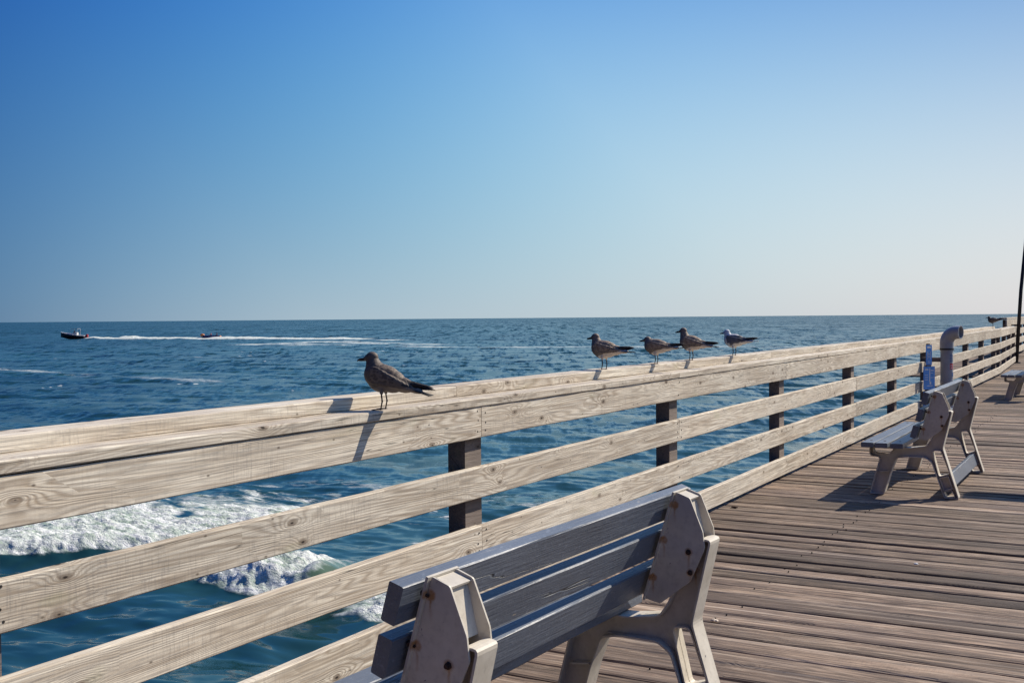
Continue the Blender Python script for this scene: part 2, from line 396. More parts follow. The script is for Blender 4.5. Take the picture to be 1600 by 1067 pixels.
# ------------------------------------------------------------------ main railing
ST = [4.30+2.42*n for n in range(-4, 10)]              # right (far) edge of each post
ST = dict(zip(range(-4, 10), ST))
for q in (-1, -2, -3, -4): ST[q] -= .035
ST.update({1: 6.78, 2: 9.30, 3: 12.0, 4: 14.42, 5: 16.87, 6: 19.05, 7: 21.35, 8: 23.7, 9: 25.95})
YEND = 26.6
YMIN = ST[-4]-.07
rail = empty('railing', (0, 0, 0))
tag(rail, 'long pale weathered wooden railing with four boards and stepped cap where the gulls perch', 'railing')
def lift(y): return .0 if y < 17 else .03*(min(y, 26)-17)/9
for n, ys in ST.items():
    p = board('post', -.128, -.0385, ys-.14, ys, -.45, .968, rail, M['post'], 300+n, seg=.14, worn=.003)
    # posts are boards stood on end: rebuild with length along Z handled by object scale-free mesh
PB = .2669; Z4 = .0265; BH = .140
lev = [Z4+3*PB, Z4+2*PB, Z4+PB, Z4]
joint = [[-4, -2, 0, 2, 4, 6, 8], [-4, -3, -1, 1, 3, 5, 7], [-4, -2, 0, 3, 5, 7], [-4, -1, 1, 3, 5, 7]]
k = 0
def run(levels_z, joints, x0, x1, hz, name, wob=.006):
    global k
    js = sorted(set([j for j in joints]))
    ys = [YMIN] + [ST[j]-.06 for j in js if j > -4] + [YEND]
    prev = 0
    for a, b in zip(ys[:-1], ys[1:]):
        k += 1; rr = random.Random(k*13)
        za = lift(a)+prev; prev = rr.uniform(-wob, wob); zb = lift(b)+prev*.6
        o = board(name, x0, x1, a+.0015, b-.002, levels_z+za, levels_z+hz+za+rr.uniform(-.002, .002), rail, M['rail'], k, bow=rr.uniform(-.004, .004), tip=zb-za)
        zz = [hz*.2, hz*.5, hz*.82]
        pts = []
        if hz > .1:
            for s_, (yy, dy) in enumerate(((0, .035), (b-a, -.035))):
                for z in zz: pts.append((x1-x0, yy+dy+rr.uniform(-.006, .006), z+rr.uniform(-.01, .01)+(zb-za if s_ else 0)))
            for n, ysn in ST.items():
                if a+.3 < ysn-.07 < b-.3:
                    for z in zz[::2]: pts.append((x1-x0, ysn-.07-a+rr.uniform(-.02, .02), z+rr.uniform(-.01, .01)+(zb-za)*(ysn-a)/(b-a)))
            if pts: nails(o, pts)
for lz, js in zip(lev, joint): run(lz, js, -.038, 0, BH, 'rail_board')
run(.9690, [-4, -2, -1, 1, 3, 4, 6, 8], -.235, .002, .040, 'cap_board', .0015)
run(1.0065, [-4, -2, 0, 2, 5, 7], -.268, -.130, .050, 'top_board', .0015)
# ------------------------------------------------------------------ railing beyond the bend
rail2 = empty('railing', (-.02, YEND+.05, 0), R(2.2))
tag(rail2, 'short far stretch of pale wooden railing past the bend, behind the last gull', 'railing')
L2 = 7.2
for i, lz in enumerate(lev):
    for h in range(2):
        board('rail_board', -.038, 0, h*L2/2, (h+1)*L2/2-.003, lz+.02, lz+BH+.02, rail2, M['rail'], 400+i*2+h, seg=.3)
for h in range(2): board('cap_board', -.20, .002, h*L2/2, (h+1)*L2/2-.003, .972, 1.012, rail2, M['rail'], 420+h, seg=.3)
for i in range(4): board('post', -.128, -.0385, .4+i*2.2, .54+i*2.2, -.45, .965, rail2, M['post'], 430+i, seg=.14)
rail3 = empty('railing', (-.62, 34.6, 0), R(1.6))
tag(rail3, 'tallest and farthest wooden railing, at the right edge behind the black pole', 'railing')
for i in range(4):
    for h in range(3): board('rail_board', -.038, 0, h*5., h*5.+4.99, .10+i*.30, .10+i*.30+.19, rail3, M['rail'], 440+i*3+h, seg=.3, bow=.05)
for h in range(3): board('cap_board', -.20, .002, h*5., h*5.+4.99, 1.20, 1.25, rail3, M['rail'], 460+h, seg=.3)
for i in range(6): board('post', -.128, -.0385, .2+i*2.6, .34+i*2.6, -.45, 1.19, rail3, M['post'], 470+i, seg=.14)

# ------------------------------------------------------------------ deck: planks across the pier
def make_deck():
    pitch = .1775
    V = []; F = []; A = []; PL = []
    X0, X1 = -.34, 7.2
    y = -6.0; i = 0
    while y < 50.4:
        rr = random.Random(i*7+1)
        wv = pitch + rr.uniform(-.006, .004); gap = rr.uniform(.015, .024); nx = 75 if y < 14 else 24
        x0, x1 = (X0, X1) if y < 26 else (-2.4, X1)
        if y < 26: x0 = X0 + rr.uniform(-.02, .02)
        PL.append((y, wv-gap)); base = len(V); a = rr.random(); cup = rr.uniform(.0005, .006)*rr.choice((1, 1, -1)); hz = rr.uniform(-.0015, .0015); tilt = rr.uniform(-.003, .003)
        cs = [(0, -.038), (0, -.014), (.025, -.006), (.08, -.0012), (.2, 0), (.35, 0), (.5, 0), (.65, 0), (.8, 0), (.92, -.0012), (.975, -.006), (1, -.014), (1, -.038)]
        K = len(cs)
        for j in range(nx+1):
            x = x0+(x1-x0)*j/nx
            for c, (t, z) in enumerate(cs):
                yy = y + t*(wv-gap) + .0025*mn.noise(Vector((x*1.1, i*3.3, 0 if t < .5 else 9)))
                zz = z + hz + tilt*(t-.5)*2 + cup*((t-.5)**2*4) + .0012*mn.noise(Vector((x*3, i*5.1, t*3)))
                if z == 0 or z > -.01: zz += .0015*mn.noise(Vector((x*9, i*2.1, t*7)))
                V.append((x, yy, zz-.004))
                A.append(a)
        for j in range(nx):
            for c in range(K):
                F.append((base+j*K+c, base+j*K+(c+1) % K, base+(j+1)*K+(c+1) % K, base+(j+1)*K+c))
        F.append(tuple(base+c for c in range(K-1, -1, -1))); F.append(tuple(base+nx*K+c for c in range(K)))
        y += wv; i += 1
    nF = len(F); rr = random.Random(99); yy = -6.0
    # nail heads along the joists
    b_ = MB()
    for (y0_, w_) in PL:
        if y0_ > 16: break
        for xj in (.935, 2.235, 3.535, 4.835):
            for t in (.25, .75):
                if rr.random() < .45: continue
                px, py = xj+rr.uniform(-.03, .03), y0_+w_*t+rr.uniform(-.008, .008)
                b_.cyl((px, py, -.008), (px, py, .0012+.003), .0038, n=6)
    base = len(V); V += [tuple(v) for v in b_.v]; A += [0]*len(b_.v); F += [tuple(base+i for i in f) for f in b_.f]
    me = bpy.data.meshes.new('deck'); me.from_pydata(V, [], F); me.update()
    bm = bmesh.new(); bm.from_mesh(me); bmesh.ops.recalc_face_normals(bm, faces=bm.faces); bm.to_mesh(me); bm.free()
    at = me.attributes.new('plank', 'FLOAT', 'POINT'); at.data.foreach_set('value', np.array(A, dtype=np.float32))
    me.materials.append(M['deck']); me.materials.append(M['nail'])
    for p in list(me.polygons)[nF:]: p.material_index = 1
    o = bpy.data.objects.new('pier_deck', me); C.objects.link(o); o['kind'] = 'structure'
    m = MB()
    for x in (-.30, .9, 2.2, 3.5, 4.8, 6.1): m.box((x, -6, -.34), (x+.07, 50.3, -.046))
    m.build('pier_joists', M['darktimber'])['kind'] = 'structure'
make_deck()

# ------------------------------------------------------------------ benches
XO = 1.10                                               # local x = X - XO of the middle bench
def P2(l): return [(x-XO, z) for x, z in l]
def rounded(poly, rad, n=4):
    out = []; m = len(poly)
    for i in range(m):
        p0, p1, p2 = Vector(poly[i-1]), Vector(poly[i]), Vector(poly[(i+1) % m])
        d0, d1 = (p0-p1), (p2-p1); r = min(rad, d0.length*.45, d1.length*.45)
        a, b = p1+d0.normalized()*r, p1+d1.normalized()*r
        for j in range(n+1):
            t = j/n; q = a*(1-t)**2 + p1*2*t*(1-t) + b*t*t; out.append((q.x, q.y))
    return out
def area(poly): return sum(poly[i-1][0]*poly[i][1]-poly[i][0]*poly[i-1][1] for i in range(len(poly)))/2
def inset(poly, t):
    """offset towards the inside (t>0)"""
    s = 1 if area(poly) > 0 else -1; out = []; m = len(poly)
    for i in range(m):
        p0, p1, p2 = Vector(poly[i-1]), Vector(poly[i]), Vector(poly[(i+1) % m])
        e0, e1 = (p1-p0).normalized(), (p2-p1).normalized()
        n0, n1 = Vector((-e0.y, e0.x))*s, Vector((-e1.y, e1.x))*s
        b = (n0+n1); L = b.length
        if L < .2: b = n0; L = 1
        b = b/L; out.append(tuple(p1 + b*(t/max(.45, b.dot(n0)))))
    return out
def ring_prism(m, outer, t, y0, y1):
    inn = inset(outer, t); n = len(outer)
    vs_ = [(x, y, z) for y in (y0, y1) for (x, z) in outer] + [(x, y, z) for y in (y0, y1) for (x, z) in inn]
    fs = []
    for i in range(n):
        j = (i+1) % n
        fs += [(i, j, n+j, n+i), (2*n+i, 3*n+i, 3*n+j, 2*n+j), (i, 2*n+i, 2*n+j, j), (n+i, n+j, 3*n+j, 3*n+i)]
    m.add(vs_, fs)
def web(m, outer, holes, y0, y1):
    loops = [[Vector((x, z, 0)) for x, z in outer]] + [[Vector((x, z, 0)) for x, z in h] for h in holes]
    tris = tessellate_polygon(loops); flat = [p for l in loops for p in l]; n = len(flat)
    vs_ = [(p.x, y0, p.y) for p in flat] + [(p.x, y1, p.y) for p in flat]
    fs = [tuple(t) for t in tris] + [tuple(n+i for i in reversed(t)) for t in tris]
    b = 0
    for l in loops:
        for i in range(len(l)): j = (i+1) % len(l); fs.append((b+i, b+j, n+b+j, n+b+i))
        b += len(l)
    m.add(vs_, fs)
FW = .041                                               # half width of the frame flanges
OUT = rounded(P2([(.797, 0), (.905, 0), (.952, .165), (.994, .278), (1.06, .292), (1.20, .292), (1.245, .262), (1.335, 0), (1.440, 0),
                  (1.326, .372), (1.392, .650), (1.348, .652), (1.300, .56), (1.236, .425), (1.205, .381), (1.09, .364), (.797, .364), (.797, .300), (.815, .287), (.872, .281), (.862, .24)]), .016, 3)
HOLES = [rounded(P2([(.822, .352), (.832, .312), (.935, .307), (.975, .352)]), .014, 3),
         rounded(P2([(1.253, .347), (1.309, .353), (1.371, .184), (1.299, .160)]), .016, 3),
         rounded(P2([(1.332, .048), (1.385, .060), (1.408, .014), (1.346, .010)]), .008, 2)]
BOX = P2([(1.300, .150), (1.365, .168), (1.397, .074), (1.330, .054)])
HEX = rounded(P2([(1.274, .797), (1.322, .781), (1.366, .676), (1.372, .622), (1.322, .51), (1.216, .426), (1.163, .436)]), .006, 3)
def end_frame(parent, y, flip):
    e = MB()
    ring_prism(e, OUT, .0065, -FW, FW)
    web(e, inset(OUT, .003), HOLES, -.004, .004)
    for h in HOLES[:]: ring_prism(e, inset(h, -.0055), .0055, -FW*.8, FW*.8)
    ring_prism(e, BOX, .005, -FW*.9, FW*.9)
    e.box((1.005-XO, -.016, .29), (1.20-XO, .016, .296))
    # cross web inside the front leg channel
    e.add([(.872-XO, -FW*.9, .168), (.945-XO, -FW*.9, .178), (.945-XO, FW*.9, .178), (.872-XO, FW*.9, .168),
           (.873-XO, -FW*.9, .174), (.946-XO, -FW*.9, .184), (.946-XO, FW*.9, .184), (.873-XO, FW*.9, .174)],
          [(0,3,2,1),(4,5,6,7),(0,1,5,4),(1,2,6,5),(2,3,7,6),(3,0,4,7)])
    fr = e.build('end_frame', M['frame'], parent, bevel=.0016); fr.location = (0, y, 0)
    b = MB()
    for s in (-1, 1):
        y0, y1 = sorted((s*.0485, s*.0425)); web(b, HEX, [], y0, y1)
    # front mounting plate lying against the slats, wider than the box
    d = Vector((1.270-1.163, .797-.436)).normalized(); nrm = Vector((-d.y, d.x))
    def strip(p, q, t, hw, off=0):
        p, q = Vector(p), Vector(q); dd = (q-p).normalized(); nn = Vector((-dd.y, dd.x))
        a_ = [p+nn*off, q+nn*off, q+nn*(off+t), p+nn*(off+t)]
        vs_ = [(v.x-XO, yy, v.y) for yy in (-hw, hw) for v in a_]
        b.add(vs_, [(0,1,2,3),(7,6,5,4),(0,4,5,1),(1,5,6,2),(2,6,7,3),(3,7,4,0)])
    strip((1.163, .433), (1.272, .797), .007, .060, -.001)
    strip((1.272, .7905), (1.318, .776), -.006, .0424, 0)
    strip((1.300, .776), (1.330, .655), .006, .0423, .0)
    br = b.build('back_bracket', M['frame'], fr, bevel=.0014)
    for i, (bx, bz) in enumerate(BOLTS):
        for s in (-1, 1):
            if i >= 2 and not (flip == 1 and s == -1): continue
            bo = MB()
            if i < 2: bo.cyl((bx, s*.048, bz), (bx, s*.055, bz), .0095, .0078, n=6); bo.cyl((bx, s*.0545, bz), (bx, s*.060, bz), .005, n=8)
            else: bo.tube([(bx-.020, s*.052, bz+.004), (bx-.002, s*.053, bz-.002)], .0035, 8); bo.cyl((bx-.020, s*.049, bz+.004), (bx-.013, s*.056, bz+.002), .0075, n=6)
            bo.build('bolt', M['rust'], fr)
    return fr
def bench(name, x, y, rz, span, over_a, over_b, label, seed):
    """y = near frame centre in the bench's own frame, span = distance between the two end frames"""
    root = empty(name, (x, y, 0), rz)
    tag(root, label, 'bench', 'benches along the railing facing the sea')
    end_frame(root, 0, 1); end_frame(root, span, -1)
    y0, y1 = -over_a, span+over_b
    def slat(nm, cx, cz, wid, th, ang, sd, ya=y0, yb=y1, seg=.2):
        o = board(nm, -th/2, th/2, ya, yb, -wid/2, wid/2, root, M['grey_paint'], seed*50+sd, seg=seg, worn=.0035)
        me = o.data; mx = Matrix.Translation((cx, ya, cz)) @ Matrix.Rotation(ang, 4, 'Y') @ Matrix.Translation((-th/2, 0, -wid/2))
        # shift geometry so that the profile is centred, then place the object
        o.matrix_local = mx
        return o
    an = math.atan2(.107, .373)
    rr = random.Random(seed)
    for i, (cx, cz) in enumerate(((1.2255, .744), (1.188, .6205), (1.1515, .494))):
        slat('backrest_slat', cx-.012-XO, cz, .094, .040, an, i, y0+rr.uniform(-.006, .006), y1+rr.uniform(-.006, .006))
    for i, cx in enumerate((.804, .905, 1.016)):
        o = slat('seat_slat', cx-XO, .3845, .036, .092, 0, 10+i, y0-.025+rr.uniform(-.006, .006), y1+rr.uniform(-.006, .006))
        for yy in (over_a+.025, over_a+.025+span):
            m = MB(); m.cyl((.046, yy, .0355), (.046, yy, .0385), .011, .009, n=12); m.build('bolt', M['rust'], o)
    slat('stretcher', 1.358-XO, .112, .100, .036, R(-17), 20, .008, span-.008)
    return root
bench('bench', 1.036, 2.075, R(-2.4), 1.345, .11, .14, 'large nearest grey slatted bench with white rust-stained end frames, cropped by the bottom edge', 1)
bench('bench', 1.10, 8.71, R(0), 1.54, .13, .13, 'whole grey slatted bench halfway along the deck, near the grey pipe and blue signs', 2)
bench('bench', 1.075, 19.05, R(0), 1.45, .12, .12, 'small far bench cut off by the right edge, beyond the other benches', 3)

# ------------------------------------------------------------------ grey pipe with an elbow
pipe = empty('recycling_pipe', (.28, 16.4, 0))
tag(pipe, 'upright grey plastic pipe with elbow top and small stickers, strapped beside the railing', 'pipe')
PR_ = .084
m = MB()
m.cyl((0, 0, .04), (0, 0, .885), PR_, n=40)
m.cyl((0, 0, .40), (0, 0, .45), PR_+.004, n=40); m.cyl((0, 0, .0), (0, 0, .14), PR_+.012, n=40)
m.build('pipe_body', M['pvc'], pipe, smooth=False, bevel=.002)
m = MB()
ang = R(-16); dx = Vector((math.cos(ang), math.sin(ang), 0))
arc = [Vector((0, 0, .86)), Vector((0, 0, .965))]; RB = .150
for i in range(1, 13):
    t = math.pi/2*i/12; arc.append(Vector((0, 0, .965)) + dx*(RB*(1-math.cos(t))) + Vector((0, 0, RB*math.sin(t))))
arc.append(arc[-1]+dx*.05)
m.tube(arc, PR_+.008, 40, caps=False); inner = list(reversed(arc)); 
m.tube(arc, PR_-.002, 40, caps=False)
e = arc[-1]; n_ = 40; sv = dx.cross(Vector((0, 0, 1)))
vs_ = []
for rr_ in (PR_+.008, PR_-.002): vs_ += [e+(sv*math.cos(t)+Vector((0, 0, 1))*math.sin(t))*rr_ for t in (2*math.pi*i/n_ for i in range(n_))]
m.add(vs_, [(i, (i+1) % n_, n_+(i+1) % n_, n_+i) for i in range(n_)])
m.build('elbow', M['pvc'], pipe, smooth=True)
m = MB(); c_ = e-dx*.045; vs_ = [c_+(sv*math.cos(t)+Vector((0, 0, 1))*math.sin(t))*(PR_-.003) for t in (2*math.pi*i/n_ for i in range(n_))]
vs2 = [v-dx*.006 for v in vs_]
m.add(vs_+vs2, [tuple(range(n_)), tuple(range(2*n_-1, n_-1, -1))]+[(i, (i+1) % n_, n_+(i+1) % n_, n_+i) for i in range(n_)])
m.build('inner_cover', M['pvc_inside'], pipe)
m = MB(); m.cyl((0, 0, .868), (0, 0, .892), PR_+.011, n=40); m.build('strap', M['blacksteel'], pipe)
# stickers wrapped round the side that faces the deck
def wrap(a0, a1, z0, z1, mat, name, r=PR_+.0015, parent=pipe):
    m = MB(); k_ = 8
    vs_ = []
    for q in (r, r-.001):
        for j in range(k_+1):
            t = R(a0+(a1-a0)*j/k_)
            vs_ += [(q*math.cos(t), q*math.sin(t), z0), (q*math.cos(t), q*math.sin(t), z1)]
    b = 2*(k_+1); fs = []
    for j in range(k_): fs += [(2*j, 2*j+1, 2*j+3, 2*j+2), (b+2*j, b+2*j+2, b+2*j+3, b+2*j+1)]
    fs += [(0, b, b+1, 1), (2*k_, 2*k_+1, b+2*k_+1, b+2*k_)]
    for j in range(k_): fs += [(2*j, 2*j+2, b+2*j+2, b+2*j), (2*j+1, b+2*j+1, b+2*j+3, 2*j+3)]
    m.add(vs_, fs); return m.build(name, mat, parent)
wrap(-52, -12, .60, .68, M['red'], 'sticker')
for i, (a0, a1, z) in enumerate(((-46, -36, .645), (-34, -24, .645), (-46, -24, .615))): wrap(a0, a1, z, z+.012, M['sign_white'], 'sticker_mark', PR_+.0027)
for i in range(4): wrap(-54, -20+3*(i % 2), .80-i*.022, .808-i*.022, M['blue'], 'sticker_line')
wrap(-50, -38, .705, .722, M['blue'], 'sticker_line'); wrap(-30, -18, .705, .722, M['blue'], 'sticker_line')
wrap(-30, -6, .50, .555, M['blue'], 'round_sticker')
for z in (.70, .30):
    m = MB(); m.box((-.34, -.03, z), (-.075, .03, z+.06)); m.build('mounting_arm', M['post'], pipe)

# ------------------------------------------------------------------ blue signs
def sign(x, y, z, wd, ht, rz, label, marks):
    r = empty('sign', (x, y, z), rz); tag(r, label, 'sign', 'blue signs beside the grey pipe')
    m = MB(); m.box((-.002, 0, 0), (.001, wd, ht)); nf = len(m.f)
    for (a, b, c, d) in marks: m.box((.0012, a*wd, c*ht), (.0024, b*wd, d*ht))
    mesh_obj('sign_panel', m.v, m.f, None, r, mats=[M['sign_blue'], M['sign_white']], fm=[0 if i < nf else 1 for i in range(len(m.f))])
    m = MB(); m.box((-.026, wd*.3, -.02), (-.003, wd*.7, ht+.02)); m.build('backing_strip', M['post'], r)
    return r
m1 = [(.2, .8, .84, .93), (.25, .33, .3, .68), (.67, .75, .3, .68), (.42, .56, .40, .46), (.42, .56, .52, .58), (.3, .7, .12, .15), (.3, .6, .19, .21)]
m2 = [(.12, .42, .84, .90), (.5, .58, .35, .92), (.62, .9, .80, .84), (.62, .85, .70, .72), (.12, .38, .62, .64), (.12, .40, .52, .54), (.12, .36, .42, .44), (.62, .88, .5, .52), (.3, .8, .14, .17), (.52, .66, .22, .34)]
RZ = R(-27)
sign(.07, 15.98, .665, .13, .28, RZ, 'narrow upper blue sign with pale markings, left of the grey pipe', m1)
sign(.05, 15.90, .335, .25, .315, RZ, 'wider middle blue sign with pale markings, under the narrow one', m2)
sign(.05, 15.90, .03, .25, .28, RZ, 'lowest blue sign, half hidden behind the bench back', m2[:6])

# ------------------------------------------------------------------ poles
pl = empty('pole', (-.27, 33.4, 0), 0); tag(pl, 'thin black leaning pole at the right edge by the far railing', 'pole')
m = MB(); lean = Vector((.245*math.cos(YAW), .245*math.sin(YAW), 0))
m.tube([(0, 0, 0), tuple(lean*.5 + Vector((0, 0, 2))), tuple(lean*2.6 + Vector((0, 0, 7.2)))], [.05, .047, .04], 16)
m.build('shaft', M['blacksteel'], pl, smooth=True)
m = MB(); m.box((-.13, -.02, 1.04), (0.02, .02, 1.07)); m.build('bracket', M['blacksteel'], pl)
m = MB(); m.cyl((0, 0, -.01), (0, 0, .03), .11, n=20); m.build('base_plate', M['blacksteel'], pl)
lp = empty('lamp_post', (4.35, 12.75, 0)); tag(lp, 'lamp post outside the frame that throws the dark patch on the deck at right', 'lamp post')
m = MB(); m.cyl((0, 0, 0), (0, 0, 3.9), .05, .04, n=16); m.build('shaft', M['blacksteel'], lp, smooth=True)
m = MB(); m.box((-.62, -.15, 3.80), (-.02, .15, 3.90)); m.build('lamp_head', M['blacksteel'], lp, bevel=.01)

# ------------------------------------------------------------------ gulls
def bird_mat():
    a = N('gull_plumage')
    col = a.n('ShaderNodeVertexColor', layer_name='Col').outputs['Color']
    tc = a.n('ShaderNodeTexCoord').outputs['Object']
    fe = a.n('ShaderNodeAttribute', attribute_name='scal').outputs['Fac']
    vo = a.n('ShaderNodeTexVoronoi'); vo.inputs['Scale'].default_value = 1
    a.l(a.mapn(tc, (75, 110, 110)), vo.inputs['Vector'])
    edge = a.ramp(vo.outputs['Distance'], [(.42, 0), (.62, 1)])
    c = a.mix(a.math('MULTIPLY', edge, a.math('MULTIPLY', fe, .7)), col, (.38, .28, .20))
    fb = a.noise(a.mapn(tc, (60, 320, 320)), 1, 4, .6)
    c = a.mix(a.ramp(fb, [(.35, .0), (.75, .35)]), c, a.mix(1.0, c, (.45, .42, .40), 'MULTIPLY'))
    h = a.math('ADD', a.math('MULTIPLY', edge, fe), fb)
    return a.out(c, .65, a.bump(h, .6, .0012))
M['bird'] = bird_mat()
M['eye'] = simple('bird_eye', (.01, .008, .008), .15)

BR = dict(head=(.10, .075, .062), breast=(.095, .075, .066), back=(.075, .053, .043), belly=(.20, .17, .15), prim=(.014, .012, .014), flank=(.085, .07, .064))
BL = dict(BR, belly=(.62, .54, .47), back=(.23, .155, .10), head=(.20, .145, .11), breast=(.18, .135, .11), flank=(.15, .115, .095))
WH = dict(head=(.62, .62, .64), breast=(.60, .58, .57), back=(.095, .10, .125), belly=(.70, .66, .60), prim=(.015, .014, .018), flank=(.10, .105, .13))
def make_bird(name, pal, pitch, neck, seed, bulk=1.0, hood=False):
    """facing +X local, feet at the origin; pitch tilts the trunk (positive = tail down), neck raises the head"""
    b = MB()
    piv = Vector((0.0, 0, .105))
    Rb = Matrix.Rotation(pitch, 3, 'Y')
    def T(p): return piv + Rb @ (Vector(p)-piv)
    def E(c, r, extra=0): b.ell(T(c), r, Rb @ Matrix.Rotation(extra, 3, 'Y'), 20, 12)
    # trunk: breast, belly, rump, under-tail
    E((.028, 0, .136), (.048, .040*bulk, .050))
    E((.004, 0, .121), (.060, .043*bulk, .055))
    E((-.034, 0, .111), (.060, .039*bulk, .045), R(-12))
    E((-.075, 0, .099), (.056, .028*bulk, .030), R(-14))
    E((-.120, 0, .083), (.048, .015, .014), R(-15))
    # mantle / shoulders
    E((-.012, 0, .136), (.060, .034*bulk, .036), R(-14))
    hd = T((.036, 0, .165)); hd = Vector((hd.x, 0, hd.z)) + Vector((.010, 0, .033+neck))
    nb = T((.033, 0, .150))
    for i in range(7):
        t = i/6; p = nb.lerp(hd, t); rr_ = .038*(1-t)+.0205*t
        b.ell(p, (rr_, rr_*.9*(bulk if t < .5 else 1), rr_), None, 18, 10)
    b.ell(hd+Vector((-.001, 0, .003)), (.0255, .0195, .0215), None, 20, 12)
    b.ell(hd+Vector((.012, 0, -.001)), (.020, .0135, .0145), None, 18, 10)
    b.ell(hd+Vector((.025, 0, -.003)), (.012, .007, .0085), None, 16, 10)
    # thighs
    for s in (-1, 1): b.tube([T((-.004, s*.020, .090)), (-.002, s*.0225, .060)], [.015, .0055], 10)
    # folded wings hugging the sides
    for s in (-1, 1):
        for q in range(9):
            t = q/8
            c = (.020-.130*t, s*(.040*bulk-.026*t*t), .134-.048*t)
            b.ell(T(c), (.036-.012*t, .0078, .034-.021*t), Rb @ Matrix.Rotation(R(-14), 3, 'Y'), 16, 10)
    o = b.build('tmp', None)
    rm = o.modifiers.new('r', 'REMESH'); rm.mode = 'VOXEL'; rm.voxel_size = .0024
    sm = o.modifiers.new('s', 'SMOOTH'); sm.iterations = 5; sm.factor = .5
    bpy.context.view_layer.update()
    dg = bpy.context.evaluated_depsgraph_get(); ev = o.evaluated_get(dg); me0 = ev.to_mesh()
    V = [v.co.copy() for v in me0.vertices]; F = [tuple(p.vertices) for p in me0.polygons]
    ev.to_mesh_clear(); bpy.data.objects.remove(o)
    rr = random.Random(seed)
    Ri = Rb.transposed(); cols = []; sc_ = []
    for v in V:
        l = piv + Ri @ (v-piv); l = Vector((l.x, l.y, l.z - min(0, l.x)*.30))
        nz = mn.noise(Vector((l.x*30, l.y*30+seed, l.z*30)))*.008
        if (v-hd).length < .034 or v.z > hd.z-.022:
            c = pal['head']; s_ = .0
            if hood:   # grey smudge behind the eye
                d = (v-(hd+Vector((-.008, 0, .006)))).length
                if d < .013: c = (.25, .25, .27)
            else:
                if v.x > hd.x+.004: c = tuple(x*.85 for x in c)
        elif l.z + nz < .097 - (l.x+.02)*.25 and l.x < .03: c = pal['belly']; s_ = 0
        elif l.x < -.10 and l.z < .108: c = pal['belly']; s_ = 0
        elif l.z > .112 - l.x*.12 and l.x < .035:
            c = pal['back']; s_ = 1.0
            if l.x < -.055 and abs(l.y) > .008: c = tuple(x*.5 for x in pal['back'])
        elif l.x > .02: c = pal['breast']; s_ = .15
        else: c = pal['flank']; s_ = .6
        cols.append(c); sc_.append(s_*(.15 if hood else (.45 if pal is BR else 1)))
    def addm(mb, c, s_=0):
        base = len(V); V.extend(mb.v); F.extend(tuple(base+i for i in f) for f in mb.f); cols.extend([c]*len(mb.v)); sc_.extend([s_]*len(mb.v))
    # beak: hooked, two mandibles
    q = MB(); bt = hd+Vector((.026, 0, -.004))
    q.tube([bt, bt+Vector((.012, 0, 0)), bt+Vector((.024, 0, -.002)), bt+Vector((.032, 0, -.006)), bt+Vector((.034, 0, -.010))], [.0055, .0046, .0042, .003, .0006], 12)
    q.tube([bt+Vector((0, 0, -.004)), bt+Vector((.014, 0, -.0055)), bt+Vector((.027, 0, -.008))], [.0042, .0034, .0008], 12)
    addm(q, (.018, .014, .014))
    # primaries crossing over the tail + tail fan
    for s in (-1, 1):
        for k_ in range(4):
            q = MB(); l0 = Vector((-.075, s*(.023-.002*k_), .107+.0015*k_)); l1 = Vector((-.172-.012*k_+.006*s, s*(.004+.003*k_)*-.4, .084+.0005*k_+.004*s))
            p0, p1 = T(l0), T(l1); pts = [p0, p0.lerp(p1, .45)+Vector((0, s*.003, 0)), p0.lerp(p1, .8), p1]
            vs_ = []
            for i, (p, hw) in enumerate(zip(pts, (.010, .0085, .0055, .001))):
                up = Rb @ Vector((-.25, 0, 1)); vs_ += [p+up*hw, p+Vector((0, s*.0022, 0)), p-up*hw, p-Vector((0, s*.0012, 0))]
            fs = [(i*4+j, i*4+(j+1) % 4, (i+1)*4+(j+1) % 4, (i+1)*4+j) for i in range(3) for j in range(4)]+[(3, 2, 1, 0), (12, 13, 14, 15)]
            q.add(vs_, fs); addm(q, pal['prim'])
    for k_ in range(-3, 4):
        q = MB(); p0 = T((-.085, k_*.003, .094)); p1 = T((-.205+abs(k_)*.003, k_*.0075, .061)); sd = Vector((0, .006, 0)); up = Rb @ Vector((0, 0, .0009)); up = up*(1+abs(k_)*.1)
        z_ = Vector((0, 0, -.0006*abs(k_)))
        pts = [p0, p0.lerp(p1, .6), p1]
        vs_ = []
        for p, w_ in zip(pts, (.6, 1.0, .75)): vs_ += [p+z_+sd*w_+up, p+z_+sd*w_-up, p+z_-sd*w_-up, p+z_-sd*w_+up]
        fs = [(i*4+j, i*4+(j+1) % 4, (i+1)*4+(j+1) % 4, (i+1)*4+j) for i in range(2) for j in range(4)]+[(3, 2, 1, 0), (8, 9, 10, 11)]
        q.add(vs_, fs); addm(q, pal['prim'] if not hood else (.45, .44, .44))
    # legs and webbed feet
    for s in (-1, 1):
        q = MB(); y_ = s*.0245
        q.tube([(-.002, s*.0225, .064), (-.006, y_, .034), (.0, y_, .004)], [.0034, .0030, .0026], 8)
        q.ell((-.006, y_, .034), (.0042, .0038, .0048), None, 8, 6)
        q.ell((0, y_, .004), (.0040, .0038, .0036), None, 8, 6)
        toes = [(.034, y_+.011), (.037, y_), (.033, y_-.011)]
        for tx, ty in toes: q.tube([(0, y_, .0036), (tx*.55, (y_+ty)/2, .0032), (tx, ty, .0018)], [.0024, .0020, .0010], 6)
        q.tube([(0, y_, .004), (-.008, y_, .003)], [.002, .001], 6)
        w0 = [(0, y_, .0034)]+[(tx*.93, ty, .0019) for tx, ty in toes]; w1 = [(x, y, z-.0012) for x, y, z in w0]
